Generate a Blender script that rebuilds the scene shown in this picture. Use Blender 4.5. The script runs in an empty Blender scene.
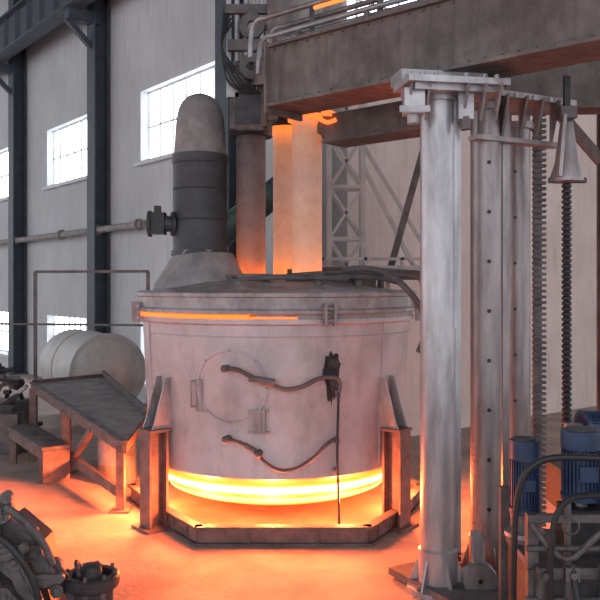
import bpy, bmesh, math, random
from mathutils import Vector, Matrix, Euler
random.seed(7)
D=bpy.data
scene=bpy.context.scene
rad=math.radians
scene.view_settings.view_transform='Standard'

# ---------------------------------------------------------------- materials
def mat(name,c1,c2=None,scale=4,rough=.6,metal=0.,bump=.15,detail=6,c3=None,bscale=None,stretch=(1,1,1),grime=None,gstretch=(5,5,.7)):
    m=D.materials.new(name); m.use_nodes=True
    nt=m.node_tree; b=nt.nodes['Principled BSDF']
    c2=c2 or tuple(x*.6 for x in c1)
    tc=nt.nodes.new('ShaderNodeTexCoord')
    mp=nt.nodes.new('ShaderNodeMapping'); mp.inputs['Scale'].default_value=stretch
    nt.links.new(tc.outputs['Object'],mp.inputs[0])
    n=nt.nodes.new('ShaderNodeTexNoise'); n.inputs['Scale'].default_value=scale; n.inputs['Detail'].default_value=detail
    n.inputs['Roughness'].default_value=.65
    nt.links.new(mp.outputs[0],n.inputs['Vector'])
    r=nt.nodes.new('ShaderNodeValToRGB')
    e=r.color_ramp.elements
    e[0].position=.33; e[0].color=(*c2,1); e[1].position=.62; e[1].color=(*c1,1)
    if c3:
        x=e.new(.78); x.color=(*c3,1)
    nt.links.new(n.outputs[0],r.inputs[0])
    out=r.outputs[0]
    if grime:
        g1=nt.nodes.new('ShaderNodeMapping'); g1.inputs['Scale'].default_value=gstretch; nt.links.new(tc.outputs['Object'],g1.inputs[0])
        gn=nt.nodes.new('ShaderNodeTexNoise'); gn.inputs['Scale'].default_value=1.6; gn.inputs['Detail'].default_value=8; gn.inputs['Roughness'].default_value=.7
        nt.links.new(g1.outputs[0],gn.inputs['Vector'])
        gr=nt.nodes.new('ShaderNodeValToRGB'); ge=gr.color_ramp.elements
        ge[0].position=.50; ge[0].color=(0,0,0,1); ge[1].position=.72; ge[1].color=(grime[3],)*3+(1,)
        nt.links.new(gn.outputs[0],gr.inputs[0])
        mx=nt.nodes.new('ShaderNodeMix'); mx.data_type='RGBA'
        nt.links.new(gr.outputs[0],mx.inputs[0]); nt.links.new(out,mx.inputs[6]); mx.inputs[7].default_value=(*grime[:3],1)
        out=mx.outputs[2]
    nt.links.new(out,b.inputs['Base Color'])
    b.inputs['Roughness'].default_value=rough; b.inputs['Metallic'].default_value=metal
    if bump:
        n2=nt.nodes.new('ShaderNodeTexNoise'); n2.inputs['Scale'].default_value=bscale or scale*6; n2.inputs['Detail'].default_value=5
        nt.links.new(mp.outputs[0],n2.inputs['Vector'])
        bp=nt.nodes.new('ShaderNodeBump'); bp.inputs['Strength'].default_value=bump; bp.inputs['Distance'].default_value=.03
        nt.links.new(n2.outputs[0],bp.inputs['Height']); nt.links.new(bp.outputs[0],b.inputs['Normal'])
    return m
def emis(name,c,s):
    m=D.materials.new(name); m.use_nodes=True; nt=m.node_tree
    b=nt.nodes['Principled BSDF']; b.inputs['Base Color'].default_value=(*[min(1,x) for x in c],1)
    b.inputs['Emission Color'].default_value=(*c,1); b.inputs['Emission Strength'].default_value=s
    return m
def hot_z(name,base,base2,stops,rough=.7,z0=0.,z1=1.,scale=6,nz_amt=.12,strength=1.):
    m=mat(name,base,base2,scale=scale,rough=rough,bump=.2)
    nt=m.node_tree; b=nt.nodes['Principled BSDF']
    g=nt.nodes.new('ShaderNodeTexCoord')
    s=nt.nodes.new('ShaderNodeSeparateXYZ'); nt.links.new(g.outputs['Object'],s.inputs[0])
    mr=nt.nodes.new('ShaderNodeMapRange'); mr.inputs['From Min'].default_value=z0; mr.inputs['From Max'].default_value=z1
    nt.links.new(s.outputs['Z'],mr.inputs['Value'])
    nz=nt.nodes.new('ShaderNodeTexNoise'); nz.inputs['Scale'].default_value=5
    nt.links.new(g.outputs['Object'],nz.inputs['Vector'])
    sb=nt.nodes.new('ShaderNodeMath'); sb.operation='SUBTRACT'; sb.inputs[1].default_value=.5; nt.links.new(nz.outputs[0],sb.inputs[0])
    ma=nt.nodes.new('ShaderNodeMath'); ma.operation='MULTIPLY_ADD'; ma.inputs[1].default_value=nz_amt
    nt.links.new(sb.outputs[0],ma.inputs[0]); nt.links.new(mr.outputs[0],ma.inputs[2])
    r=nt.nodes.new('ShaderNodeValToRGB'); nt.links.new(ma.outputs[0],r.inputs[0])
    e=r.color_ramp.elements
    while len(e)>1: e.remove(e[-1])
    e[0].position=stops[0][0]; e[0].color=(*stops[0][1],1)
    for p,c in stops[1:]:
        x=e.new(p); x.color=(*c,1)
    nt.links.new(r.outputs[0],b.inputs['Emission Color']); b.inputs['Emission Strength'].default_value=strength
    return m

M={}
M['shell']=mat('furnace_steel',(.55,.505,.535),(.41,.37,.39),2.2,.48,.2,.12,c3=(.62,.58,.605),bscale=14,grime=(.20,.17,.17,.45),gstretch=(2.5,2.5,.9))
M['lid']=mat('lid_steel',(.40,.375,.385),(.21,.19,.195),5,.5,.25,.2,stretch=(1,1,.5))
M['steel']=mat('galvanised_steel',(.44,.43,.45),(.26,.25,.26),5,.42,.5,.12)
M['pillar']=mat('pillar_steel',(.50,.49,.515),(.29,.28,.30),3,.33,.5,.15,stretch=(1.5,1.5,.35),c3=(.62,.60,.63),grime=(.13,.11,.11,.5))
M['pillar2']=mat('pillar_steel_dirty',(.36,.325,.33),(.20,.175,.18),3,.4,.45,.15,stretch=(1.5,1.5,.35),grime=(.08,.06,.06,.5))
M['dark']=mat('dark_steel',(.07,.065,.07),(.03,.03,.035),6,.5,.3,.15)
M['mid']=mat('grimy_steel',(.17,.15,.155),(.08,.07,.07),5,.6,.25,.2)
M['rust']=mat('rusty_steel',(.22,.15,.14),(.11,.075,.072),6,.7,.1,.25)
M['girder']=mat('girder_grime',(.21,.175,.165),(.105,.083,.076),2.5,.75,.1,.25,c3=(.29,.255,.24),grime=(.05,.038,.035,.6))
M['dust']=mat('dusty_cap',(.33,.305,.305),(.20,.18,.18),5,.75,.1,.3)
M['sleeve']=mat('dark_sleeve',(.07,.075,.085),(.042,.045,.052),4,.55,.2,.1)
M['stackgrey']=mat('dusty_hood',(.36,.33,.335),(.22,.20,.205),4,.75,.1,.2)
M['bluegrey']=mat('painted_column',(.07,.086,.108),(.046,.057,.072),3,.6,.05,.05)
M['blue']=mat('blue_paint',(.035,.065,.15),(.022,.035,.075),6,.4,.1,.1,c3=(.06,.095,.18))
M['green']=mat('green_paint',(.05,.10,.085),(.03,.06,.055),5,.5,.1,.1)
M['tank']=mat('pale_tank',(.55,.54,.53),(.42,.40,.39),3,.55,.1,.1)
M['frame']=mat('window_frame',(.66,.69,.72),(.56,.58,.61),5,.6,.0,.0)
M['black']=mat('rubber',(.025,.025,.028),(.015,.015,.017),6,.5,0,.05)
M['wall']=mat('plaster_grey',(.57,.585,.61),(.48,.49,.515),.5,.9,0,.1,c3=(.62,.635,.66),bscale=6,grime=(.38,.385,.40,.6))
M['wallb']=mat('plaster_beige',(.70,.60,.57),(.56,.475,.445),.6,.9,0,.1,c3=(.76,.66,.63),bscale=6,grime=(.40,.33,.30,.5))
M['ceil']=mat('roof_sheet',(.16,.17,.18),(.10,.11,.12),1,.9,0,.1)
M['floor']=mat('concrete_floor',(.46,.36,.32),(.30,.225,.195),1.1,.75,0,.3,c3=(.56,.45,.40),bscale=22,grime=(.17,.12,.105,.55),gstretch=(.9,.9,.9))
M['brick']=mat('refractory',(.40,.24,.16),(.26,.15,.10),6,.9,0,.3)
M['lens']=emis('daylight_pane',(.92,.96,1.0),4.5)
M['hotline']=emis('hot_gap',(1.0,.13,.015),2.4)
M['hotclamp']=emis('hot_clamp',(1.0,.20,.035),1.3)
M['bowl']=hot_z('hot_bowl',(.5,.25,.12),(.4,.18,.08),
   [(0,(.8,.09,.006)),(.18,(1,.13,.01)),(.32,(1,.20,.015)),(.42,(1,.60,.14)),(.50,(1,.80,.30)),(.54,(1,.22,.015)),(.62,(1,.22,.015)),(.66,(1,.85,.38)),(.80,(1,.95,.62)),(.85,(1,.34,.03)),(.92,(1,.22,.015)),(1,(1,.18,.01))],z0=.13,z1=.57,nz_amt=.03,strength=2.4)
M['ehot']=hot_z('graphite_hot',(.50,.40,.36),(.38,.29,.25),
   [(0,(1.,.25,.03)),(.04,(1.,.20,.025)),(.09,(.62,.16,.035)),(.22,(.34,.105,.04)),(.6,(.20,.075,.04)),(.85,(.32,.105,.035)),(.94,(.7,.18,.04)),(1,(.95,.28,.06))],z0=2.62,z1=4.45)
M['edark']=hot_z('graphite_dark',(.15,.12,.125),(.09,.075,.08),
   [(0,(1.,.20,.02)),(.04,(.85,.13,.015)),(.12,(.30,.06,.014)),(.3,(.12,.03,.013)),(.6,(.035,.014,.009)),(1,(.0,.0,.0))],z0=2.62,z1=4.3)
M['eup']=mat('graphite_grey',(.34,.31,.30),(.24,.22,.21),4,.6,.1,.1)
M['orange']=emis('orange_glow_bar',(1.0,.22,.04),1.5)  # orange glow by the bus tubes, put into an added self-lit rod
M['cast']=mat('cast_iron',(.17,.155,.16),(.08,.072,.075),7,.5,.4,.25)

# ---------------------------------------------------------------- builder
class B:
    def __init__(s,name):
        s.name=name; s.v=[]; s.f=[]; s.mi=[]; s.mats=[]
    def _m(s,k):
        if k not in s.mats: s.mats.append(k)
        return s.mats.index(k)
    def add(s,vs,fs,k):
        o=len(s.v); s.v+= [tuple(v) for v in vs]; i=s._m(k)
        for f in fs: s.f.append([a+o for a in f]); s.mi.append(i)
    def xf(s,c0,c1,sx,sy,sz):
        s.v=[(c1[0]+(v[0]-c0[0])*sx,c1[1]+(v[1]-c0[1])*sy,v[2]*sz) for v in s.v]
    def box(s,c,sz,k,rot=(0,0,0)):
        R=Euler([rad(a) for a in rot]).to_matrix(); c=Vector(c)
        vs=[c+R@Vector((x*sz[0]/2,y*sz[1]/2,z*sz[2]/2)) for x in(-1,1) for y in(-1,1) for z in(-1,1)]
        s.add(vs,[(0,1,3,2),(4,6,7,5),(0,4,5,1),(2,3,7,6),(0,2,6,4),(1,5,7,3)],k)
    def bar(s,p0,p1,w,h,k,up=(0,0,1)):
        p0=Vector(p0);p1=Vector(p1); d=(p1-p0).normalized(); u=Vector(up)
        if abs(d.dot(u))>.97: u=Vector((0,1,0))
        a=d.cross(u).normalized(); b=a.cross(d).normalized()
        vs=[p+a*x*w/2+b*z*h/2 for p in(p0,p1) for x in(-1,1) for z in(-1,1)]
        s.add(vs,[(0,1,3,2),(4,6,7,5),(0,4,5,1),(2,3,7,6),(0,2,6,4),(1,5,7,3)],k)
    def ibeam(s,p0,p1,w,h,k,t=.03,up=(0,0,1)):
        p0=Vector(p0);p1=Vector(p1); d=(p1-p0).normalized(); u=Vector(up)
        if abs(d.dot(u))>.97: u=Vector((0,1,0))
        a=d.cross(u).normalized(); b=a.cross(d).normalized()
        s.bar(p0,p1,t,h-2*t,k,up=b)
        for q in(-1,1): s.bar(p0+b*q*(h/2-t/2),p1+b*q*(h/2-t/2),w,t,k,up=b)
    def cyl(s,p0,p1,r,k,r2=None,n=24,cap=True):
        p0=Vector(p0);p1=Vector(p1); r2=r if r2 is None else r2
        d=(p1-p0).normalized(); u=Vector((0,0,1)) if abs(d.z)<.9 else Vector((0,1,0))
        a=d.cross(u).normalized(); b=d.cross(a)
        vs=[]
        for p,rr in((p0,r),(p1,r2)):
            for i in range(n):
                t=2*math.pi*i/n; vs.append(p+a*rr*math.cos(t)+b*rr*math.sin(t))
        fs=[(i,(i+1)%n,n+(i+1)%n,n+i) for i in range(n)]
        if cap: fs+= [tuple(range(n-1,-1,-1)),tuple(range(n,2*n))]
        s.add(vs,fs,k)
    def tube(s,pts,r,k,n=10,sm=5,closed=False):
        P=[Vector(p) for p in pts]
        if sm>1 and len(P)>2:
            Q=[];N=len(P)
            rng=range(N if closed else N-1)
            for i in rng:
                g=lambda j:P[j%N] if closed else P[max(0,min(N-1,j))]
                a,b,c,d=g(i-1),g(i),g(i+1),g(i+2)
                for q in range(sm):
                    t=q/sm
                    Q.append(.5*((2*b)+(c-a)*t+(2*a-5*b+4*c-d)*t*t+(-a+3*b-3*c+d)*t**3))
            if not closed: Q.append(P[-1])
            P=Q
        N=len(P); vs=[]; prev=None
        for i,p in enumerate(P):
            if closed: d=(P[(i+1)%N]-P[i-1]).normalized()
            else: d=(P[min(i+1,N-1)]-P[max(i-1,0)]).normalized()
            if prev is None:
                u=Vector((0,0,1)) if abs(d.z)<.9 else Vector((0,1,0)); a=d.cross(u).normalized()
            else:
                a=(prev-d*prev.dot(d)).normalized()
            prev=a; b=d.cross(a)
            for j in range(n):
                t=2*math.pi*j/n; vs.append(p+a*r*math.cos(t)+b*r*math.sin(t))
        fs=[]
        for i in range(N if closed else N-1):
            i2=(i+1)%N
            for j in range(n): fs.append((i*n+j,i*n+(j+1)%n,i2*n+(j+1)%n,i2*n+j))
        if not closed: fs+=[tuple(range(n-1,-1,-1)),tuple(range((N-1)*n,N*n))]
        s.add(vs,fs,k)
    def lathe(s,prof,c,k,n=64,a0=0,a1=360,axis=None):
        full=(a1-a0)>=359.9; m=n if full else n+1; vs=[]
        c=Vector(c); Rm=axis or Matrix.Identity(3)
        for r,z in prof:
            for i in range(m):
                t=rad(a0+(a1-a0)*i/n); vs.append(c+Rm@Vector((r*math.sin(t),-r*math.cos(t),z)))
        fs=[]
        for j in range(len(prof)-1):
            for i in range(n):
                i2=(i+1)%m; fs.append((j*m+i,j*m+i2,(j+1)*m+i2,(j+1)*m+i))
        s.add(vs,fs,k)
    def prism(s,poly,ext,k):
        n=len(poly); e=Vector(ext); vs=[Vector(p) for p in poly]; vs+= [v+e for v in vs]
        s.add(vs,[tuple(range(n-1,-1,-1)),tuple(range(n,2*n))]+[(i,(i+1)%n,n+(i+1)%n,n+i) for i in range(n)],k)
    def ball(s,c,r,k,n=12,sz=1):
        prof=[(max(1e-4,r*math.sin(math.pi*i/n)),-r*sz*math.cos(math.pi*i/n)) for i in range(n+1)]
        s.lathe(prof,c,k,n=2*n)
    def done(s,bevel=0.,ang=35):
        me=D.meshes.new(s.name); me.from_pydata(s.v,[],s.f)
        for k in s.mats: me.materials.append(M[k])
        for p,i in zip(me.polygons,s.mi): p.material_index=i; p.use_smooth=True
        bm=bmesh.new(); bm.from_mesh(me)
        bmesh.ops.recalc_face_normals(bm,faces=bm.faces)
        for e in bm.edges:
            if len(e.link_faces)==2 and e.calc_face_angle(0)>rad(ang): e.smooth=False
        bm.to_mesh(me); bm.free()
        ob=D.objects.new(s.name,me); scene.collection.objects.link(ob)
        if bevel:
            mo=ob.modifiers.new('bevel','BEVEL'); mo.width=bevel; mo.segments=2; mo.limit_method='ANGLE'; mo.angle_limit=rad(50)
        return ob

# ---------------------------------------------------------------- room
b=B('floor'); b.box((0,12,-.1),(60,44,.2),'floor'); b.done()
O=Vector((-7.55,22.42,0)); d=Vector((.614,-.789,0)).normalized(); nrm=Vector((-.789,-.614,0)).normalized()
H=12.8
def wall_cells(name,o,u,nn,L0,L1,openings,k,th=.35):
    ts=sorted({L0,L1}|{x for q in openings for x in q[:2]}); zs=sorted({0,H}|{x for q in openings for x in q[2:]})
    w=B(name)
    for i in range(len(ts)-1):
        for j in range(len(zs)-1):
            tm=(ts[i]+ts[i+1])/2; zm=(zs[j]+zs[j+1])/2
            if any(q[0]<tm<q[1] and q[2]<zm<q[3] for q in openings): continue
            p=[o+u*ts[i],o+u*ts[i+1]]
            w.prism([p[0]+Vector((0,0,zs[j])),p[1]+Vector((0,0,zs[j])),p[1]+Vector((0,0,zs[j+1])),p[0]+Vector((0,0,zs[j+1]))],-nn*th,k)
    return w.done()
up_w=[(-10.2,-6.9),(-4.65,-1.15),(1.26,4.5),(6.75,10.5)]
low_w=[(-10.2,-6.9),(-4.65,-1.15),(1.26,4.5),(6.75,9.6)]
ops=[(a,c,5.12,6.63) for a,c in up_w]+[(a,c,.45,1.7) for a,c in low_w]
wall_cells('wall_left',O,d,nrm,-14,13.03,ops,'wall')
O2=O+d*13.03; d2=-nrm
b_ops=[(.25,2.6,6.5,8.1),(4.2,7.2,6.5,8.1)]
inb=Vector((.614,-.789,0)).normalized()
wall_cells('wall_back',O2,d2,inb,0,15,b_ops,'wallb')
b=B('ceiling'); b.box((0,12,H+.1),(60,44,.2),'ceil'); b.done()
wi=0
def window(o,u,nn,a,c,z0,z1,cols,rows):
    global wi; wi+=1
    w=B('window_%d'%wi); Z=Vector((0,0,1))
    pl=o+u*a-nn*.2; pr=o+u*c-nn*.2
    w.bar(pl+Z*(z0+z1)/2-nn*.03,pr+Z*(z0+z1)/2-nn*.03,.02,z1-z0,'lens')
    for i in range(cols+1):
        p=pl.lerp(pr,i/cols); t=.07 if i in(0,cols) else .045
        w.bar(p+Z*z0,p+Z*z1,t,.05,'frame')
    for j in range(rows+1):
        z=z0+(z1-z0)*j/rows; w.bar(pl+Z*z,pr+Z*z,.05,.07 if j in(0,rows) else .035,'frame')
    sl=o+nn*.05
    w.bar(sl+u*(a-.1)+Z*(z0-.05),sl+u*(c+.1)+Z*(z0-.05),.14,.08,'frame')
    w.done()
for a,c in up_w: window(O,d,nrm,a,c,5.12,6.63,7,2)
for a,c in low_w: window(O,d,nrm,a,c,.45,1.7,9,2)
for q in b_ops: window(O2,d2,inb,*q,5,3)

for t in(-6.0,-.47,5.06,10.6):
    b=B('steel_column'); p=O+d*t+nrm*.22
    b.ibeam(p,p+Vector((0,0,12)),.42,.36,'bluegrey',.035,up=nrm)
    b.box((p.x,p.y,.02),(.6,.6,.04),'bluegrey',rot=(0,0,-52))
    q=p+nrm*.75
    b.bar(p+Vector((0,0,8.55)),q+Vector((0,0,8.55)),.25,.25,'bluegrey')
    b.bar(p+Vector((0,0,7.75)),q+Vector((0,0,8.45)),.12,.12,'bluegrey')
    b.done()
b=B('crane_runway_beam'); q=O+nrm*.85
b.ibeam(q-d*12+Vector((0,0,9.15)),q+d*12.4+Vector((0,0,9.15)),.4,.95,'bluegrey',.05)
for i in range(28):
    t=-11.5+i*.88; p=q+d*t+Vector((0,0,9.15)); b.bar(p-Vector((0,0,.42)),p+Vector((0,0,.42)),.3,.02,'bluegrey')
b.bar(q-d*12+Vector((0,0,9.68)),q+d*12.4+Vector((0,0,9.68)),.08,.1,'dark')
b.done()
b=B('roof_truss')
for t in(-6.0,-.47,5.06):
    p=O+d*t; e=p+nrm*9
    Zt=Vector((0,0,11.9)); Zb=Vector((0,0,10.7))
    b.bar(p+Zb,e+Zb,.14,.14,'bluegrey'); b.bar(p+Zt,e+Zt+Vector((0,0,.8)),.14,.14,'bluegrey')
    for i in range(8):
        a=p.lerp(e,i/8); c=p.lerp(e,(i+1)/8)
        b.bar(a+Zb,c+Zt,.08,.08,'bluegrey'); b.bar(a+Zb,a+Zt,.08,.08,'bluegrey')
for s_ in (0.4,3.2,6):
    b.bar(O-d*12+nrm*s_+Vector((0,0,12.2)),O+d*6+nrm*s_+Vector((0,0,12.2)),.12,.16,'bluegrey')
b.done()
b=B('wall_pipe'); q=O+nrm*.28+Vector((0,0,3.75))
b.cyl(q-d*10,q+d*7.4,.075,'dust')
for t in(-9,-5,-.5,3,5.1,7.2):
    b.cyl(q+d*(t-.06),q+d*(t+.06),.12,'dust'); b.bar(q+d*t,q+d*t-nrm*.28,.05,.05,'bluegrey')
b.cyl(q+d*7.4,q+d*7.4-nrm*.28,.09,'dust'); b.done()

# ---------------------------------------------------------------- furnace
cx,cy=-.27,9.3
def Rz(z): return 1.455+(z-.54)/1.66*.075
def S(th,z,off=0.):
    r=Rz(z)+off; return Vector((cx+r*math.sin(rad(th)),cy-r*math.cos(rad(th)),z))
b=B('arc_furnace')
b.lathe([(Rz(.54)-.1,.61),(Rz(.54)-.06,.585),(Rz(.54),.58),(Rz(.56)+.012,.595),(Rz(.60)+.012,.63),(Rz(.62),.65),(Rz(1.4),1.4),(Rz(2.1),2.1),(1.57,2.12),(1.57,2.165),(1.45,2.17)],(cx,cy,0),'shell',n=96)
b.lathe([(1.45,2.21),(1.585,2.212),(1.605,2.22),(1.605,2.25),(1.585,2.27),(1.585,2.375),(1.61,2.385),(1.61,2.42),(1.56,2.44),(1.45,2.43),(1.3,2.46),(.95,2.53),(.6,2.56),(.01,2.58)],(cx,cy,0),'lid',n=96)
b.lathe([(1.50,2.168),(1.572,2.170),(1.572,2.205),(1.50,2.207)],(cx,cy,0),'hotline',n=40,a0=-88,a1=-8)
b.lathe([(1.50,2.168),(1.572,2.170),(1.572,2.187),(1.50,2.19)],(cx,cy,0),'hotline',n=20,a0=-8,a1=9)
b.lathe([(1.50,2.165),(1.56,2.167),(1.56,2.212),(1.50,2.213)],(cx,cy,0),'lid',n=60,a0=-6,a1=272)
for i in range(24):
    t=rad(i*15); 
    p=Vector((cx+1.6*math.sin(t),cy-1.6*math.cos(t),2.235)); b.cyl(p,p+Vector((.012*math.sin(t),-.012*math.cos(t),0)),.014,'steel',n=8)
prof=[(1.43,.61),(1.42,.57),(1.385,.53),(1.40,.505),(1.37,.465),(1.325,.43),(1.335,.40),(1.29,.36),(1.23,.325),(1.235,.30),(1.15,.26),(1.0,.215),(.8,.18),(.5,.15),(.01,.13)]
b.lathe(prof,(cx,cy,0),'bowl',n=96)
b.lathe([(.45,0),(.45,.15)],(cx,cy,0),'brick',n=24)
for th in(-62,48,100,160,220): 
    b.tube([S(th,z,.004) for z in(.65,1.3,2.1)],.008,'shell',sm=1,n=6)
b.tube([S(th,1.99,.002) for th in range(0,360,6)],.007,'shell',n=6,sm=1,closed=True)
def ring(th0,z0,r,off,n=40): return [S(th0+math.degrees(r*math.cos(2*math.pi*i/n)/1.48),z0+r*math.sin(2*math.pi*i/n),off) for i in range(n)]
th0,z0=-16.0,1.50
rings=[ring(th0,z0,r,off) for r,off in((.37,-.01),(.37,.018),(.35,.018),(.342,.004),(.2,.004),(.01,.004))]
vs=[p for R_ in rings for p in R_]; n=40
b.add(vs,[(j*n+i,j*n+(i+1)%n,(j+1)*n+(i+1)%n,(j+1)*n+i) for j in range(5) for i in range(n)],'shell')
for a in range(0,360,45):
    p=S(th0+math.degrees(.36*math.cos(rad(a))/1.48),z0+.36*math.sin(rad(a)),.014); q=p+(p-Vector((cx,cy,p.z))).normalized()*.012
    b.cyl(p,q,.012,'lid',n=8)
b.tube([S(-32,1.54,.0),S(-32,1.54,.05),S(-32,1.28,.05),S(-32,1.28,0)],.010,'lid',sm=1)
b.tube([S(-30.5,1.56,.02),S(-28,1.56,.02),S(-28,1.24,.02),S(-30.5,1.24,.02)],.009,'lid',sm=1,closed=True)
b.box(S(-5,1.27,.02),(.20,.03,.02),'lid'); b.box(S(-5,1.06,.02),(.22,.03,.02),'lid')
b.box(S(-3.2,1.18,.03),(.03,.03,.24),'lid'); b.box(S(-6.5,1.16,.01),(.13,.03,.2),'lid')
b.tube([S(-17,1.685,.05),S(-12,1.675,.07),S(-7,1.61,.08),S(-1,1.545,.08),S(5,1.49,.08),S(11,1.52,.08),S(17,1.59,.07),S(23,1.59,.07),S(25,1.53,.06),S(25,1.44,.05)],.022,'mid',n=10)
b.tube([S(-17,.99,.05),S(-12,.965,.07),S(-7,.90,.08),S(-2,.77,.08),S(3,.70,.08),S(9,.72,.08),S(15,.81,.07),S(20,.93,.07),S(24.5,.99,.05)],.018,'mid',n=10)
for th,z in((-17,1.685),(-3,1.565),(-17,.99),(-5,.86)):
    p=S(th,z,-.02); b.cyl(p,S(th,z,.09),.035,'mid'); b.ball(S(th,z,.09),.038,'mid')
b.tube([S(-8,1.60,.09),S(-3,1.58,.09),S(1,1.56,.09)],.032,'mid')
b.tube([S(-10,.95,.09),S(-6,.89,.09)],.027,'mid')
b.tube([S(25,1.58,.045),S(25,1.2,.045),S(25,.8,.045),S(25,.5,.08),S(25,.06,.12)],.013,'dark',sm=2)
for z in(1.4,.95,.67): b.box(S(25,z,.03),(.05,.05,.03),'mid')
def patch(pts,off,k):
    c=S(sum(p[0] for p in pts)/len(pts),sum(p[1] for p in pts)/len(pts),off)
    b.add([S(t,z,off) for t,z in pts]+[c],[(i,(i+1)%len(pts),len(pts)) for i in range(len(pts))],k)
pt=[]
for i in range(26):
    a=2*math.pi*i/26; r=random.uniform(.75,1.15)
    pt.append((22.6+4.4*r*math.cos(a)*(.8+.4*math.sin(a)),1.60+.27*r*math.sin(a)))
patch(pt,.012,'black')
b.box(S(22.5,1.73,.04),(.10,.06,.08),'dark',rot=(0,10,23)); b.box(S(22.5,1.52,.04),(.06,.06,.12),'dark',rot=(0,-8,23))
for th in(20,-68,80,150,240):
    u=Vector((math.sin(rad(th)),-math.cos(rad(th)),0)); t_=Vector((u.y,-u.x,0)); c=Vector((cx,cy,0))+u*1.63
    for s_ in(-.05,.05): b.bar(c+t_*s_+Vector((0,0,2.10)),c+t_*s_+Vector((0,0,2.32)),.022,.08,'lid',up=u)
    b.cyl(c-t_*.08+Vector((0,0,2.15)),c+t_*.08+Vector((0,0,2.15)),.02,'steel',n=10)
    b.cyl(c-t_*.08+Vector((0,0,2.27)),c+t_*.08+Vector((0,0,2.27)),.02,'steel',n=10)
for ex,ey in((-.57,9.3),(.08,9.1),(-.16,9.82)):
    b.lathe([(.27,2.53),(.27,2.61),(.24,2.63),(.205,2.63),(.20,2.58)],(ex,ey,0),'dust',n=32)
    b.lathe([(.205,2.615),(.175,2.60)],(ex,ey,0),'hotline',n=32)
for y0,z,x1 in((8.5,2.55,1.05),(8.75,2.60,1.35),(9.5,2.66,1.5)):
    b.tube([(-.15,y0,z),(.3,y0,z+.03),(.8,y0+.05,z+.03),(x1,y0+.1,z-.02)],.028,'mid')
b.tube([(-.6,8.35,2.56),(-.2,8.25,2.58),(.3,8.3,2.57),(.5,8.4,2.56)],.025,'mid')
for x,y in((-.35,8.4),(.2,8.35),(.62,8.6),(.9,8.9),(-.75,8.75),(.75,9.4)):
    b.cyl((x,y,2.42),(x,y,2.60),.04,'mid',n=12); b.cyl((x,y,2.58),(x,y,2.61),.065,'mid',n=12)
b.lathe([(.75,2.5),(.75,2.58),(.71,2.58),(.71,2.5)],(-.2,9.4,0),'dust',n=40)
b.box((.55,8.75,2.52),(.5,.25,.09),'rust',rot=(0,3,20)); b.box((-.55,8.6,2.53),(.35,.12,.07),'mid',rot=(0,0,-15))
b.tube([(.45,8.5,2.66),(.75,8.45,2.67),(.98,8.4,2.58),(1.14,8.3,2.42),(1.27,8.25,2.22),(1.30,8.3,2.0),(1.24,8.35,1.8)],.035,'mid')
for th in(-49,51,130,230):
    u=Vector((math.sin(rad(th)),-math.cos(rad(th)),0)); t_=Vector((u.y,-u.x,0)); c=Vector((cx,cy,0))
    p=c+u*1.63
    b.ibeam(p+Vector((0,0,.0)),p+Vector((0,0,1.00)),.20,.22,'rust',.025,up=u)
    b.box((p.x,p.y,.015),(.34,.34,.03),'rust',rot=(0,0,th)); b.box((p.x,p.y,1.01),(.24,.24,.03),'rust',rot=(0,0,th))
    for s_ in(-.10,.08):
        base=c+t_*s_
        b.prism([base+u*1.46+Vector((0,0,1.03)),base+u*1.71+Vector((0,0,1.03)),base+u*1.68+Vector((0,0,1.10)),base+u*1.55+Vector((0,0,1.55)),base+u*1.49+Vector((0,0,1.55))],t_*.022,'lid')
poly=[(-1.42,8.35),(-.98,7.70),(.66,7.70),(1.02,8.32),(1.4,9.3),(1.05,10.5),(.4,11.0),(-.95,11.0),(-1.6,10.4),(-1.95,9.3)]
for i in range(len(poly)):
    p=Vector((*poly[i],0)); q=Vector((*poly[(i+1)%len(poly)],0)); e=(q-p).normalized()*.03
    b.bar(p+Vector((0,0,.09)),q+Vector((0,0,.09)),.03,.15,'rust')
    b.bar(p-e+Vector((0,0,.17)),q+e+Vector((0,0,.17)),.10,.025,'mid'); b.bar(p-e+Vector((0,0,.0125)),q+e+Vector((0,0,.0125)),.11,.025,'mid')
    for s_ in(.3,.7): r_=p.lerp(q,s_); b.bar(r_+Vector((0,0,.02)),r_+Vector((0,0,.16)),.1,.02,'mid',up=(1,0,0))
b.done()

b=B('exhaust_hood'); c=(-1.16,9.3,0)
b.lathe([(.58,2.44),(.57,2.50),(.47,2.66),(.37,2.82),(.335,2.87)],(-1.12,9.3,0),'stackgrey',n=40)
b.lathe([(.335,2.84),(.335,2.90),(.315,2.90),(.315,3.90),(.325,3.92),(.325,4.0),(.30,4.01)],c,'sleeve',n=48)
b.lathe([(.30,3.99),(.297,4.05),(.29,4.25),(.275,4.42),(.25,4.54),(.21,4.62),(.15,4.68),(.08,4.71),(.001,4.72)],c,'dust',n=48)
for z in(3.25,3.6,3.9): b.lathe([(.315,z-.012),(.322,z),(.315,z+.012)],c,'sleeve',n=48)
b.prism([(-1.52,9.12,2.48),(-.98,8.98,2.90),(-1.3,8.98,2.90)],(0,.03,0),'stackgrey')
b.cyl((-1.40,9.2,3.2),(-1.62,9.15,3.2),.09,'sleeve'); b.box((-1.62,9.15,3.2),(.16,.20,.25),'black'); b.cyl((-1.70,9.15,3.2),(-1.73,9.15,3.2),.15,'sleeve')
b.cyl((-1.45,9.19,3.2),(-1.48,9.18,3.2),.14,'sleeve'); b.box((-1.62,9.10,3.36),(.07,.07,.08),'black')
b.done()

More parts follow.
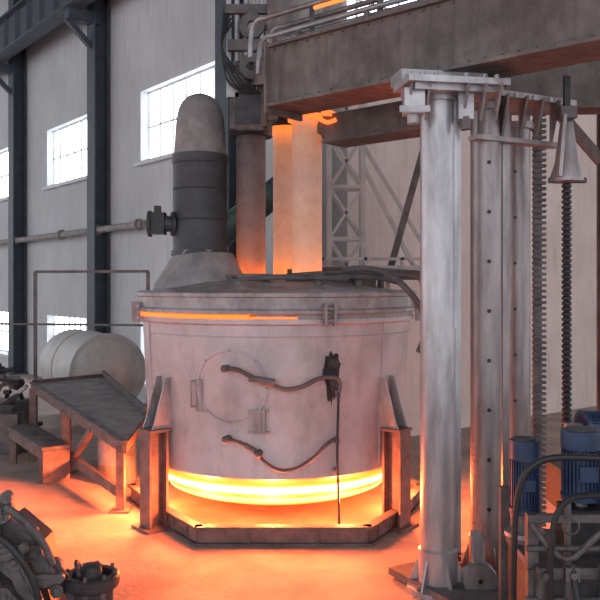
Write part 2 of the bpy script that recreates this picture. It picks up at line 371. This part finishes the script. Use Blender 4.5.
# ---------------------------------------------------------------- electrodes
def electrode(x,y,k,z1,top=None):
    b=B('graphite_electrode')
    b.cyl((x,y,2.3),(x,y,z1),.17,k,n=40)
    for z in (3.25,3.95): b.lathe([(.170,z-.01),(.1715,z-.004),(.165,z),(.1715,z+.004),(.170,z+.01)],(x,y,0),k,n=40)
    if top: b.cyl((x,y,z1),(x,y,top),.17,'eup',n=40); b.lathe([(.185,5.2),(.185,5.3)],(x,y,0),'mid')
    b.done()
electrode(-.57,9.3,'edark',4.35,5.2)
electrode(.08,9.1,'ehot',4.5,6.6)
electrode(-.16,9.82,'ehot',4.5,6.6)

# ---------------------------------------------------------------- electrode arms & masts
A=Vector((-.15,7.9,0)); C=Vector((2.75,5.38,0)); g=(C-A).normalized(); gs=Vector((g.y,-g.x,0))
Z=Vector((0,0,1))
b=B('electrode_arm_girder')
b.bar(A+Z*4.52,C+Z*4.52,.42,.56,'girder')
for z in(4.235,4.805): b.bar(A-g*.02+Z*z,C+Z*z,.52,.03,'girder')
b.bar(A-g*.03+Z*4.5,A+Z*4.5,.54,.68,'girder')
for t in(.55,1.2,2.5,3.1): 
    p=A+g*t; b.bar(p+Z*4.25,p+Z*4.79,.50,.02,'girder')
for t in [i*.14 for i in range(26)]:
    for z in(4.27,4.77):
        p=A+g*(t+.05)
        for s_ in(-1,1):
            q=p+gs*s_*.21+Z*z; b.cyl(q,q+gs*s_*.015,.012,'mid',n=6)
A2=Vector((.38,9.1,0)); C2=A2+g*2.1
b.bar(A2+Z*4.26,C2+Z*4.26,.34,.30,'girder'); b.bar(A2+Z*4.10,C2+Z*4.10,.42,.025,'girder')
b.bar(A2+Z*4.26,Vector((.22,9.12,4.32)),.30,.22,'girder')
A3=Vector((-.45,9.0,0)); b.bar(A3+Z*4.85,A+Z*4.6+g*.3,.26,.24,'girder')
b.lathe([(.18,4.36),(.22,4.36),(.22,4.42),(.18,4.42)],(.08,9.1,0),'hotclamp',n=32)
b.lathe([(.18,4.36),(.23,4.36),(.23,4.42),(.18,4.42)],(-.16,9.82,0),'hotclamp',n=32)
b.lathe([(.18,4.42),(.24,4.42),(.24,4.72),(.18,4.72)],(.08,9.1,0),'mid',n=32)
b.lathe([(.18,4.42),(.24,4.42),(.24,4.72),(.18,4.72)],(-.16,9.82,0),'mid',n=32)
b.box((.30,8.95,4.42),(.16,.12,.06),'hotclamp',rot=(0,10,-30))
b.tube([(.2,8.9,4.36),(.30,8.85,4.30),(.40,8.85,4.33)],.025,'hotclamp')
b.box((.02,8.85,4.60),(.14,.4,.18),'mid'); b.box((-.16,9.5,4.62),(.14,.4,.18),'mid')
b.done()

b=B('electrode_clamp_head'); e=Vector((-.57,9.3,0))
b.lathe([(.18,4.22),(.25,4.22),(.25,4.62),(.18,4.62)],e,'dark',n=32)
b.box((-.57,9.0,4.42),(.42,.20,.36),'mid'); b.box((-.57,8.88,4.42),(.30,.06,.42),'dark')
b.box((-.74,9.0,4.70),(.12,.30,.24),'steel'); b.box((-.42,8.98,4.72),(.10,.22,.30),'mid')
b.box((-.56,8.9,4.25),(.34,.10,.05),'rust'); b.box((-.40,8.85,4.5),(.06,.1,.5),'rust')
for x in(-.70,-.60,-.47,-.38): b.cyl((x,8.9,4.5),(x,8.9,6.8),.028,'steel',n=12); 
for x,z in((-.70,4.95),(-.6,5.2),(-.47,5.05),(-.38,5.35)): b.cyl((x,8.9,z-.03),(x,8.9,z+.03),.05,'mid',n=12)
b.bar((-.30,8.75,4.3),(-.30,8.75,6.8),.11,.09,'girder'); b.bar((-.80,9.0,4.6),(-.80,9.0,6.8),.05,.09,'steel')
b.box((-.55,8.86,5.15),(.50,.08,.12),'mid'); b.box((-.55,8.86,5.55),(.56,.08,.10),'mid')
ax=Matrix.Rotation(rad(90),3,'X')
for z in(5.35,4.9): b.lathe([(.05,-.03),(.14,-.03),(.12,0),(.14,.03),(.05,.03)],(-.53,8.8,z),'mid',n=24,axis=ax)
for i in range(5): b.tube([(-.83+.02*i,8.85,5.6-.05*i),(-.86,8.75,5.1),(-.80+.05*i,8.75,4.75),(-.62+.04*i,8.8,4.62)],.014,'black',n=6)
b.done()

b=B('bus_tubes')
for i,(o_,z) in enumerate(((-.22,5.02),(-.10,5.10),(.04,4.98),(.16,5.12),(-.30,4.90))):
    p=A+gs*o_-g*.1+Z*z; q=C+gs*o_+Z*z
    b.cyl(p,q,.026 if i<4 else .02,'steel' if i%2==0 else 'pillar2',n=12)
    b.tube([p,p-g*.12+Z*.0,p-g*.2-Z*.1,p-g*.22-Z*.35],.026,'steel',n=10)
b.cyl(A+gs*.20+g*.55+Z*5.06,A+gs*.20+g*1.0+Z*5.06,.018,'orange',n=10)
for t in(.35,1.15,1.9,2.9): 
    p=A+g*t; b.bar(p-gs*.32+Z*4.86,p+gs*.22+Z*4.86,.05,.05,'mid'); b.bar(p+Z*4.82,p+Z*5.16,.05,.05,'mid')
b.done()

def pillar(b,x,y,r,z1,k):
    b.cyl((x,y,0.03),(x,y,z1),r,k,n=40)
    b.lathe([(r*1.75,0),(r*1.75,.04),(r*1.12,.06),(r*1.12,.34),(r,.36)],(x,y,0),k,n=40)
    for a in range(0,360,60):
        t=rad(a+20); u=Vector((math.sin(t),-math.cos(t),0)); v=Vector((u.y,-u.x,0)); c=Vector((x,y,0))
        b.prism([c+u*r+Z*.04,c+u*r*1.7+Z*.04,c+u*r*1.05+Z*.30],v*.015,k)
        b.cyl(c+u*r*1.5+v*.05+Z*.04,c+u*r*1.5+v*.05+Z*.07,.016,'mid',n=8)
    b.lathe([(r,z1-.06),(r*1.25,z1-.06),(r*1.25,z1),(r,z1)],(x,y,0),k,n=40)

b=B('electrode_mast')
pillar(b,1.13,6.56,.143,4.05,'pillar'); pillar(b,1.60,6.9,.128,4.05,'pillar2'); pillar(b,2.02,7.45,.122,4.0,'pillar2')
b.bar((1.30,6.60,.3),(1.30,6.60,4.0),.05,.045,'pillar',up=(0,1,0))
b.bar((1.245,6.50,2.15),(1.245,6.50,4.0),.06,.03,'pillar',up=(0,1,0))
b.bar((1.78,6.93,.2),(1.78,6.93,4.0),.06,.05,'pillar2',up=(0,1,0))
for z in [0.6+.42*i for i in range(8)]:
    b.cyl((1.60,6.775,z),(1.60,6.765,z),.018,'black',n=10)
    b.cyl((1.97,7.33,z),(1.97,7.32,z),.014,'black',n=10)
b.bar((.80,6.35,4.10),(1.62,6.50,4.10),.42,.05,'pillar'); b.bar((.86,6.38,4.05),(1.58,6.52,4.05),.36,.05,'steel')
b.bar((1.2,6.75,4.12),(2.35,7.35,4.12),.5,.05,'pillar2'); b.bar((.78,6.52,4.18),(1.5,6.65,4.18),.3,.09,'steel')
for x in(.86,1.0,1.30,1.44,1.56):
    b.prism([(x,6.20,4.07),(x,6.42,4.07),(x,6.42,3.82)],(.02,0,0),'pillar')
b.box((.90,6.35,3.95),(.16,.16,.20),'pillar'); b.cyl((.90,6.35,3.78),(.90,6.35,3.86),.05,'steel'); b.box((.90,6.27,3.88),(.24,.03,.05),'steel')
b.box((1.32,6.42,3.93),(.12,.14,.22),'steel'); b.cyl((1.32,6.38,3.74),(1.32,6.38,3.84),.04,'mid')
for i,x in enumerate((1.50,1.72,1.90,2.06,2.22)):
    y=6.62+.5*(x-1.5)
    b.prism([(x,y-.12,4.09),(x,y+.14,4.09),(x,y+.14,3.74)],(.025,.012,0),'pillar2')
    b.cyl((x+.08,y-.06,4.06),(x+.08,y-.06,4.10),.022,'steel',n=8)
b.bar((1.45,6.72,3.74),(2.3,7.14,3.74),.12,.04,'pillar2')
for x in(.84,.95,1.06,1.3,1.45,1.55): b.cyl((x,6.17+.18*(x-.8),4.12),(x,6.17+.18*(x-.8),4.155),.022,'steel',n=8)
def rack(x,y,z0,z1,w,k):
    b.bar((x,y,z0),(x,y,z1),w*.6,.05,k,up=(0,1,0)); z=z0
    while z<z1-.04:
        b.box((x+w*.1,y-.02,z+.02),(w,.06,.028),k); z+=.055
rack(2.30,7.75,.0,4.2,.12,'mid')
rack(1.36,6.95,.0,4.0,.05,'dark')
b.bar((2.22,7.8,0),(2.22,7.8,4.2),.03,.05,'pillar2',up=(0,1,0))
ay=Matrix.Rotation(rad(90),3,'X')
for x,y in((1.44,6.42),(1.86,6.7)):
    b.lathe([(.02,-.06),(.13,-.06),(.14,-.04),(.11,0),(.14,.04),(.13,.06),(.02,.06)],(x,y,.14),'pillar2',n=28,axis=ay)
    b.bar((x,y,.14),(x,y+.1,.5),.1,.05,'pillar2')
b.box((1.5,6.75,.05),(1.2,.9,.06),'mid',rot=(0,0,28))
b.done()

b=B('hanging_screw_jack')
x,y=2.30,6.9
b.lathe([(.03,3.92),(.055,3.90),(.07,3.78),(.10,3.55),(.14,3.43),(.14,3.39),(.03,3.38)],(x,y,0),'pillar2',n=28)
b.bar((x-.05,y-.1,3.95),(x-.10,y-.12,3.42),.03,.05,'pillar2')
b.box((x,y,3.98),(.14,.14,.10),'mid'); b.bar((x,y,3.95),(x,y,4.3),.05,.05,'dark')
b.cyl((x-.16,y-.02,3.40),(x+.16,y-.02,3.40),.025,'mid')
z=.02
while z<3.36:
    b.lathe([(.028,z),(.042,z+.012),(.042,z+.03),(.028,z+.042)],(x,y,0),'black',n=10); z+=.046
b.cyl((x,y,0),(x,y,3.4),.028,'black',n=8)
b.done()
b=B('side_column'); 
b.ibeam((3.18,8.1,0),(3.18,8.1,4.25),.26,.26,'girder',.03,up=(0,1,0)); b.box((3.18,8.1,.02),(.45,.45,.04),'girder'); b.done()
b=B('cross_girder')
b.ibeam((1.9,8.2,4.65),(5.0,8.1,4.65),.35,.75,'girder',.05); b.bar((2.6,8.15,4.3),(3.05,8.1,3.75),.1,.1,'girder'); b.done()

b=B('lattice_tower')
X0,X1,Y0,Y1=.42,.90,11.4,11.75
for x in(X0,X1):
    for y in(Y0,Y1): b.bar((x,y,0),(x,y,5.4),.07,.07,'tank')
for y in(Y0,Y1):
    for i in range(7):
        z=.2+i*.74
        b.bar((X0,y,z),(X1,y,z+.74),.04,.04,'tank'); b.bar((X1,y,z),(X0,y,z+.74),.04,.04,'tank'); b.bar((X0,y,z),(X1,y,z),.05,.05,'tank')
b.bar((X1,Y0,4.2),(1.75,Y0,2.5),.06,.06,'tank'); b.bar((X1,Y0,4.5),(2.1,Y0,2.5),.05,.05,'tank')
b.bar((1.25,Y0,2.6),(1.75,Y0,4.4),.09,.09,'mid'); 
b.bar((2.1,Y0,2.5),(2.1,Y0,0),.06,.06,'tank'); b.bar((1.75,Y0,2.5),(1.75,Y0,0),.06,.06,'tank'); b.bar((1.25,Y0,2.6),(1.25,Y0,0),.06,.06,'tank')
b.done()
b=B('green_duct'); b.cyl((-1.3,11.5,3.1),(-.1,11.3,4.0),.2,'green'); b.cyl((-1.3,11.5,3.1),(-1.3,11.5,0),.2,'green'); b.ball((-1.3,11.5,3.1),.2,'green')
b.cyl((-.75,11.41,3.51),(-.71,11.40,3.54),.26,'green'); b.cyl((-.1,11.3,4.0),(-.1,11.3,0),.1,'mid'); b.done()
b=B('service_platform')
b.box((1.45,11.15,2.62),(1.2,.4,.06),'mid'); 
for x in(.95,1.95): b.bar((x,11.1,0),(x,11.1,2.6),.08,.08,'mid')
b.bar((.3,11.0,2.74),(2.05,11.0,2.74),.06,.05,'steel'); b.bar((.3,11.0,2.86),(2.05,11.0,2.86),.04,.04,'steel')
for x in(.32,.9,1.4,2.03): b.bar((x,11.0,2.6),(x,11.0,2.88),.04,.04,'steel')
b.bar((.3,11.0,2.6),(2.05,11.0,2.6),.05,.06,'mid')
b.done()

# ---------------------------------------------------------------- left side
b=B('steel_chute')
P=[Vector((-4.05,12.1,.98)),Vector((-1.92,8.75,.74)),Vector((-1.98,10.3,.80)),Vector((-3.2,13.0,.98))]
b.prism(P,(0,0,.03),'dust')
for i,h in((0,.14),(2,.20),(3,.10)):
    q0,q1=P[i],P[(i+1)%4]; b.bar(q0+Z*(.03 if i else -.02),q1+Z*(.03 if i else -.02),.04,h,'rust' if i!=2 else 'mid')
b.bar(P[0]+Z*.045,P[1]+Z*.045,.09,.02,'mid'); b.bar(P[1]-Z*.03,P[2]-Z*.03,.04,.1,'rust')
for t,w in((.02,.1),(.45,.11),(.97,.09)):
    p=P[0].lerp(P[1],t); b.bar((p.x,p.y,0),(p.x,p.y,p.z-.03),w,w,'rust'); b.box((p.x,p.y,.01),(.22,.22,.02),'rust')
for p in P[2:]: b.bar((p.x,p.y,0),(p.x,p.y,p.z-.03),.09,.09,'rust')
p=P[0].lerp(P[1],.47); q=P[0].lerp(P[1],.72); b.bar((p.x,p.y,.12),(q.x,q.y,.75),.07,.07,'rust')
q=P[0].lerp(P[1],.97); b.bar((p.x,p.y,.25),(q.x,q.y,.20),.05,.12,'rust')
b.done()
b=B('steel_bench'); 
u=Vector((.50,-.70,0)).normalized(); v=Vector((u.y,-u.x,0)); c=Vector((-3.40,10.55,0))
b.bar(c-u*.95+Z*.50,c+u*.55+Z*.44,.36,.05,'mid')
for s_ in(-.15,.15): b.bar(c-u*.95+v*s_+Z*.42,c+u*.55+v*s_+Z*.36,.03,.12,'rust')
for t in(-.85,.45): 
    for s_ in(-.13,.13): b.bar(c+u*t+v*s_,c+u*t+v*s_+Z*.36,.09,.06,'rust')
b.bar(c+u*.55+Z*.22,c+u*.57+Z*.22,.34,.40,'rust')
b.done()
b=B('storage_tank')
c=Vector((-3.62,14.6,.98)); q=c+Vector((.614,-.789,0))*-1.3; p=c+Vector((.30,-.75,0))
ax_=(p-q).normalized()
b.cyl(q,p,.66,'tank',n=48); b.cyl(p-ax_*.04,p+ax_*.03,.685,'tank',n=48)
axm=ax_.to_track_quat('Z','Y').to_matrix()
b.lathe([(.60,0),(.59,.02),(.45,.06),(.25,.09),(.001,.10)],p+ax_*.03,'tank',n=48,axis=axm)
b.cyl(q.lerp(p,.4),q.lerp(p,.43),.675,'tank',n=48)
for t in(.2,.8): m_=q.lerp(p,t); b.box((m_.x,m_.y,.2),(.9,.18,.4),'mid',rot=(0,0,-30))
b.done()
b=B('oil_drum'); b.lathe([(.001,0),(.24,0),(.245,.02),(.24,.04),(.24,.24),(.248,.26),(.24,.28),(.24,.50),(.248,.52),(.24,.54),(.24,.66),(.245,.68),(.22,.68),(.22,.66),(.001,.66)],(-2.32,10.15,0),'dust',n=36); b.done()
b=B('pipe_rack')
for x,y in((-4.40,13.3),(-2.45,12.9)): b.bar((x,y,0),(x,y,2.72),.05,.05,'mid'); b.box((x,y,.01),(.2,.2,.02),'mid')
b.bar((-4.40,13.3,2.72),(-2.45,12.9,2.72),.045,.045,'mid'); b.bar((-5.6,13.5,1.85),(-2.45,12.9,1.85),.035,.035,'mid')
b.bar((-5.6,13.5,0),(-5.6,13.5,1.85),.05,.05,'mid')
b.done()
def partspile(name,c,n,sx,sy,h,smin,smax,mats,sc=1.):
    b=B(name)
    for i in range(n):
        z=random.random()**1.4; f=(1-z*.7)
        p=Vector((c[0]+random.uniform(-sx,sx)*f,c[1]+random.uniform(-sy,sy)*f,c[2]+z*h))
        L=random.uniform(smin,smax); th=random.uniform(0,6.28); el=random.uniform(-.7,.7)
        u=Vector((math.cos(th)*math.cos(el),math.sin(th)*math.cos(el),math.sin(el))); k=random.choice(mats)
        p=p-u*L*.5; q=p+u*L
        if min(p.z,q.z)<.05: dz=.06-min(p.z,q.z); p.z+=dz; q.z+=dz
        t=i%4
        if t==0: b.bar(p,q,.055*sc,.03*sc,k); b.cyl(p-Vector((0,0,.03)),p+Vector((0,0,.03)),.05*sc,k,n=14); b.cyl(q-Vector((0,0,.03)),q+Vector((0,0,.03)),.045*sc,k,n=14)
        elif t==1: b.cyl(p,q,.028*sc,k,n=12); b.cyl(p,p+u*.04,.055*sc,k,n=6)
        elif t==2: 
            m_=(p+q)/2+Vector((0,0,.06)); b.tube([p,p.lerp(m_,.6)+Vector((0,0,.03)),m_,q-Vector((0,0,.03))],.026*sc,k,n=8)
        else: b.bar(p,q,.07*sc,.045*sc,k)
    return b
b=B('cast_iron_clamp_assembly')
b.box((-2.2,6.0,.06),(.75,.6,.12),'dark')
b.prism([(-2.5,5.8,.12),(-1.95,5.8,.12),(-2.05,5.8,.50),(-2.25,5.8,.66),(-2.42,5.8,.5)],(0,.42,0),'dark')
def lever(p0,p1,w,k,side=(0,-1,0)):
    p0=Vector(p0);p1=Vector(p1);dd=(p1-p0).normalized();sd=Vector(side).normalized()
    n_=dd.cross(sd).normalized()
    m_=p0.lerp(p1,.45)+n_*w*.35
    b.prism([p0-n_*w*.45,m_-n_*w*.9,p1-n_*w*.32,p1+n_*w*.32,m_+n_*w*.5,p0+n_*w*.45],sd*w*.55,k)
    for q,r in((p0,w*.62),(p1,w*.48)):
        b.cyl(q-sd*w*.12,q+sd*w*.72,r,k,n=20); b.cyl(q+sd*w*.72,q+sd*w*.86,r*.45,'mid',n=6)
    b.bar(p0.lerp(p1,.15)+sd*w*.58,p0.lerp(p1,.85)+sd*w*.58,w*.2,w*.12,k,up=n_)
for (a_,c_,w_,k_) in [((-2.30,5.75,.70),(-2.02,5.72,.52),.10,'cast'),((-2.24,5.70,.72),(-2.20,5.66,.84),.08,'cast'),
    ((-2.02,5.66,.50),(-1.86,5.6,.30),.09,'cast'),((-2.30,5.64,.62),(-2.08,5.58,.36),.10,'cast'),((-2.12,5.56,.48),(-1.94,5.52,.20),.09,'mid'),
    ((-2.34,5.56,.46),(-2.18,5.5,.20),.11,'cast'),((-2.16,5.48,.30),(-1.92,5.44,.10),.09,'cast'),((-2.30,5.72,.56),(-2.36,5.66,.82),.07,'mid'),
    ((-1.90,5.70,.42),(-1.78,5.66,.24),.07,'mid'),((-2.22,5.44,.30),(-2.06,5.40,.08),.08,'mid'),((-2.06,5.74,.62),(-1.94,5.72,.44),.06,'mid'),
    ((-2.0,5.5,.38),(-1.82,5.48,.40),.06,'cast'),((-2.26,5.5,.52),(-2.04,5.46,.58),.06,'cast')]:
    lever(a_,c_,w_,k_)
b.tube([(-2.28,5.5,.66),(-2.12,5.42,.60),(-1.98,5.40,.42),(-1.92,5.42,.2)],.022,'black')
b.tube([(-2.2,5.62,.78),(-2.08,5.56,.72),(-1.96,5.58,.58),(-1.9,5.6,.44)],.026,'cast')
b.xf((-2.15,5.7),(-2.03,5.75),1.12,.9,1.18)
b.done(bevel=.006)
b=B('cast_iron_housing')
hc=(0,0,0)
b.lathe([(.001,0),(.26,0),(.26,.04),(.20,.06),(.19,.26),(.24,.28),(.25,.30),(.25,.34),(.235,.35),(.18,.35),(.17,.32),(.10,.32),(.09,.40),(.05,.41),(.001,.41)],hc,'dark',n=36)
for a in range(0,360,45):
    x=.215*math.sin(rad(a)); y=-.215*math.cos(rad(a)); b.cyl((x,y,.34),(x,y,.375),.018,'cast',n=6)
    x=.19*math.sin(rad(a)); y=-.19*math.cos(rad(a)); b.bar((x,y,.04),(x,y,.30),.05,.02,'mid',up=(x,y,0))
b.tube([(-.06,-.07,.38),(-.1,-.12,.44),(-.06,-.18,.37)],.02,'dark')
b.xf((0,0),(-1.50,5.75),.80,.80,1.22)
b.done()
b=partspile('machine_parts_pile',(-4.65,12.4,.05),60,.45,.5,1.25,.2,.5,['mid','dark','steel','dark'],1.3)
b.box((-4.65,12.4,.35),(.7,.8,.7),'dark'); b.box((-4.3,11.9,.3),(.3,.3,.6),'mid')
b.done()

# ---------------------------------------------------------------- hydraulic / winch set right
def motor(b,p,u,r,L,k):
    p=Vector(p);u=Vector(u).normalized()
    b.cyl(p,p+u*L,r*.86,k,n=32)
    w=Vector((0,0,1)) if abs(u.z)<.9 else Vector((0,1,0)); a=u.cross(w).normalized(); c=u.cross(a)
    for i in range(28):
        t=2*math.pi*i/28; o_=a*math.cos(t)+c*math.sin(t)
        b.bar(p+o_*r*.92+u*L*.10,p+o_*r*.92+u*L*.78,.008,r*.2,k,up=o_)
    b.cyl(p-u*.0,p+u*L*.08,r*1.08,k,n=32); b.cyl(p+u*L*.80,p+u*L*1.08,r*1.06,k,n=32); b.cyl(p+u*L*1.08,p+u*L*1.11,r*.8,'dark',n=24)
    b.cyl(p-u*.12,p,r*.3,'steel',n=16)
    b.box(p+u*L*.45+Vector((0,-r,0)),(r*.9,r*.4,r*.8),k)
b=B('hydraulic_pump_station')
b.box((2.0,5.6,.30),(.95,.8,.60),'dark')
for x in(1.52,2.4):
    for y in(5.25,5.95): b.bar((x,y,0),(x,y,1.0),.07,.07,'mid')
b.bar((1.48,5.22,.98),(2.45,5.22,.98),.05,.05,'mid'); b.bar((1.48,5.22,.62),(2.45,5.22,.62),.06,.06,'mid')
b.box((2.0,5.6,.64),(.97,.84,.05),'mid')
motor(b,(1.60,5.70,.88),(0,0,1),.10,.48,'blue')
motor(b,(1.95,5.55,1.02),(0,0,1),.13,.44,'blue')
motor(b,(2.09,5.95,1.44),(1,.1,.0),.12,.5,'blue')
b.box((2.1,5.9,1.02),(.45,.4,.30),'dark'); b.box((1.95,5.55,.82),(.26,.26,.3),'dark'); b.cyl((2.2,5.4,.65),(2.2,5.4,1.15),.11,'mid')
b.lathe([(.02,0),(.14,.0),(.14,.03),(.02,.03)],(1.60,5.7,.72),'steel'); b.cyl((1.60,5.7,.66),(1.60,5.7,.88),.06,'mid')
b.tube([(1.42,5.3,.1),(1.40,5.25,.6),(1.42,5.2,1.15),(1.54,5.15,1.36),(1.8,5.1,1.40),(2.3,5.1,1.36)],.022,'black')
b.tube([(1.62,5.15,.2),(1.60,5.1,.8),(1.66,5.1,1.08),(1.85,5.1,1.16),(2.3,5.1,1.12)],.02,'black')
b.tube([(1.75,5.15,.7),(1.8,5.05,.4),(2.0,5.0,.6),(2.2,5.05,.9)],.022,'black')
b.tube([(1.50,5.2,.95),(1.7,5.1,.75),(1.95,5.05,.95),(2.2,5.1,.7)],.02,'mid')
b.tube([(1.5,5.15,.3),(1.7,5.05,.15),(1.95,5.05,.45),(2.0,5.1,.9)],.02,'dark')
b.cyl((1.46,5.18,.45),(2.5,5.18,.45),.03,'mid'); b.cyl((1.46,5.16,.80),(2.5,5.16,.80),.02,'mid')
b.cyl((1.74,5.2,.5),(1.74,5.2,1.1),.022,'mid'); b.lathe([(.05,-.01),(.06,0),(.05,.01)],(1.74,5.14,.95),'mid',n=24,axis=ax)
for x in(1.57,1.75,1.98,2.15): 
    b.cyl((x,5.2,.40),(x,5.2,.60),.04,'mid',n=12); b.box((x,5.17,.64),(.09,.09,.09),'mid'); b.cyl((x,5.1,.64),(x,5.17,.64),.022,'mid',n=10)
b.done(bevel=0)

# ---------------------------------------------------------------- lights
def point(name,loc,e,c,r=.1):
    l=D.lights.new(name,'POINT'); l.energy=e; l.color=c; l.shadow_soft_size=r
    o_=D.objects.new(name,l); o_.location=loc; scene.collection.objects.link(o_); return o_
HOT=(1.0,.17,.04)
for i,(th,e_) in enumerate(((-75,95),(-30,85),(0,75),(30,85),(75,95))):
    u=Vector((math.sin(rad(th)),-math.cos(rad(th)),0)); p=Vector((cx,cy,0))+u*1.44
    point('furnace_glow_lamp',(p.x,p.y,.36),e_,HOT,.05)
# glow spilling out of the bottom gap over the floor (wide, low beams)
for i,(th,e_) in enumerate(((-95,230),(-75,240),(-58,190),(-32,88),(-10,72),(12,72),(34,82),(58,130),(85,130))):
    u=Vector((math.sin(rad(th)),-math.cos(rad(th)),0)); p=Vector((cx,cy,0))+u*(1.62 if 40<abs(th)<60 else 1.52)
    l=D.lights.new('furnace_floor_glow','SPOT'); l.energy=e_; l.color=(1.0,.175,.045); l.shadow_soft_size=.06
    l.spot_size=rad(128); l.spot_blend=.45; l.use_nodes=True
    nt=l.node_tree; em=nt.nodes['Emission']; lf=nt.nodes.new('ShaderNodeLightFalloff'); lf.inputs['Strength'].default_value=1.0; lf.inputs['Smooth'].default_value=.0
    nt.links.new(lf.outputs['Constant'],em.inputs['Strength'])
    o_=D.objects.new('furnace_floor_glow',l); o_.location=(p.x,p.y,.50)
    dr=(u*math.cos(rad(56))-Vector((0,0,1))*math.sin(rad(56))); o_.rotation_euler=dr.to_track_quat('-Z','Y').to_euler(); scene.collection.objects.link(o_)
w=D.worlds.new('World'); scene.world=w; w.use_nodes=True
w.node_tree.nodes['Background'].inputs[0].default_value=(.93,.95,1.0,1); w.node_tree.nodes['Background'].inputs[1].default_value=1.6

cam=D.cameras.new('camera'); cam.lens=48; cam.sensor_width=36; cam.shift_y=-.025
co=D.objects.new('camera',cam); co.location=(0,0,2.5); co.rotation_euler=(rad(90),0,0); scene.collection.objects.link(co); scene.camera=co
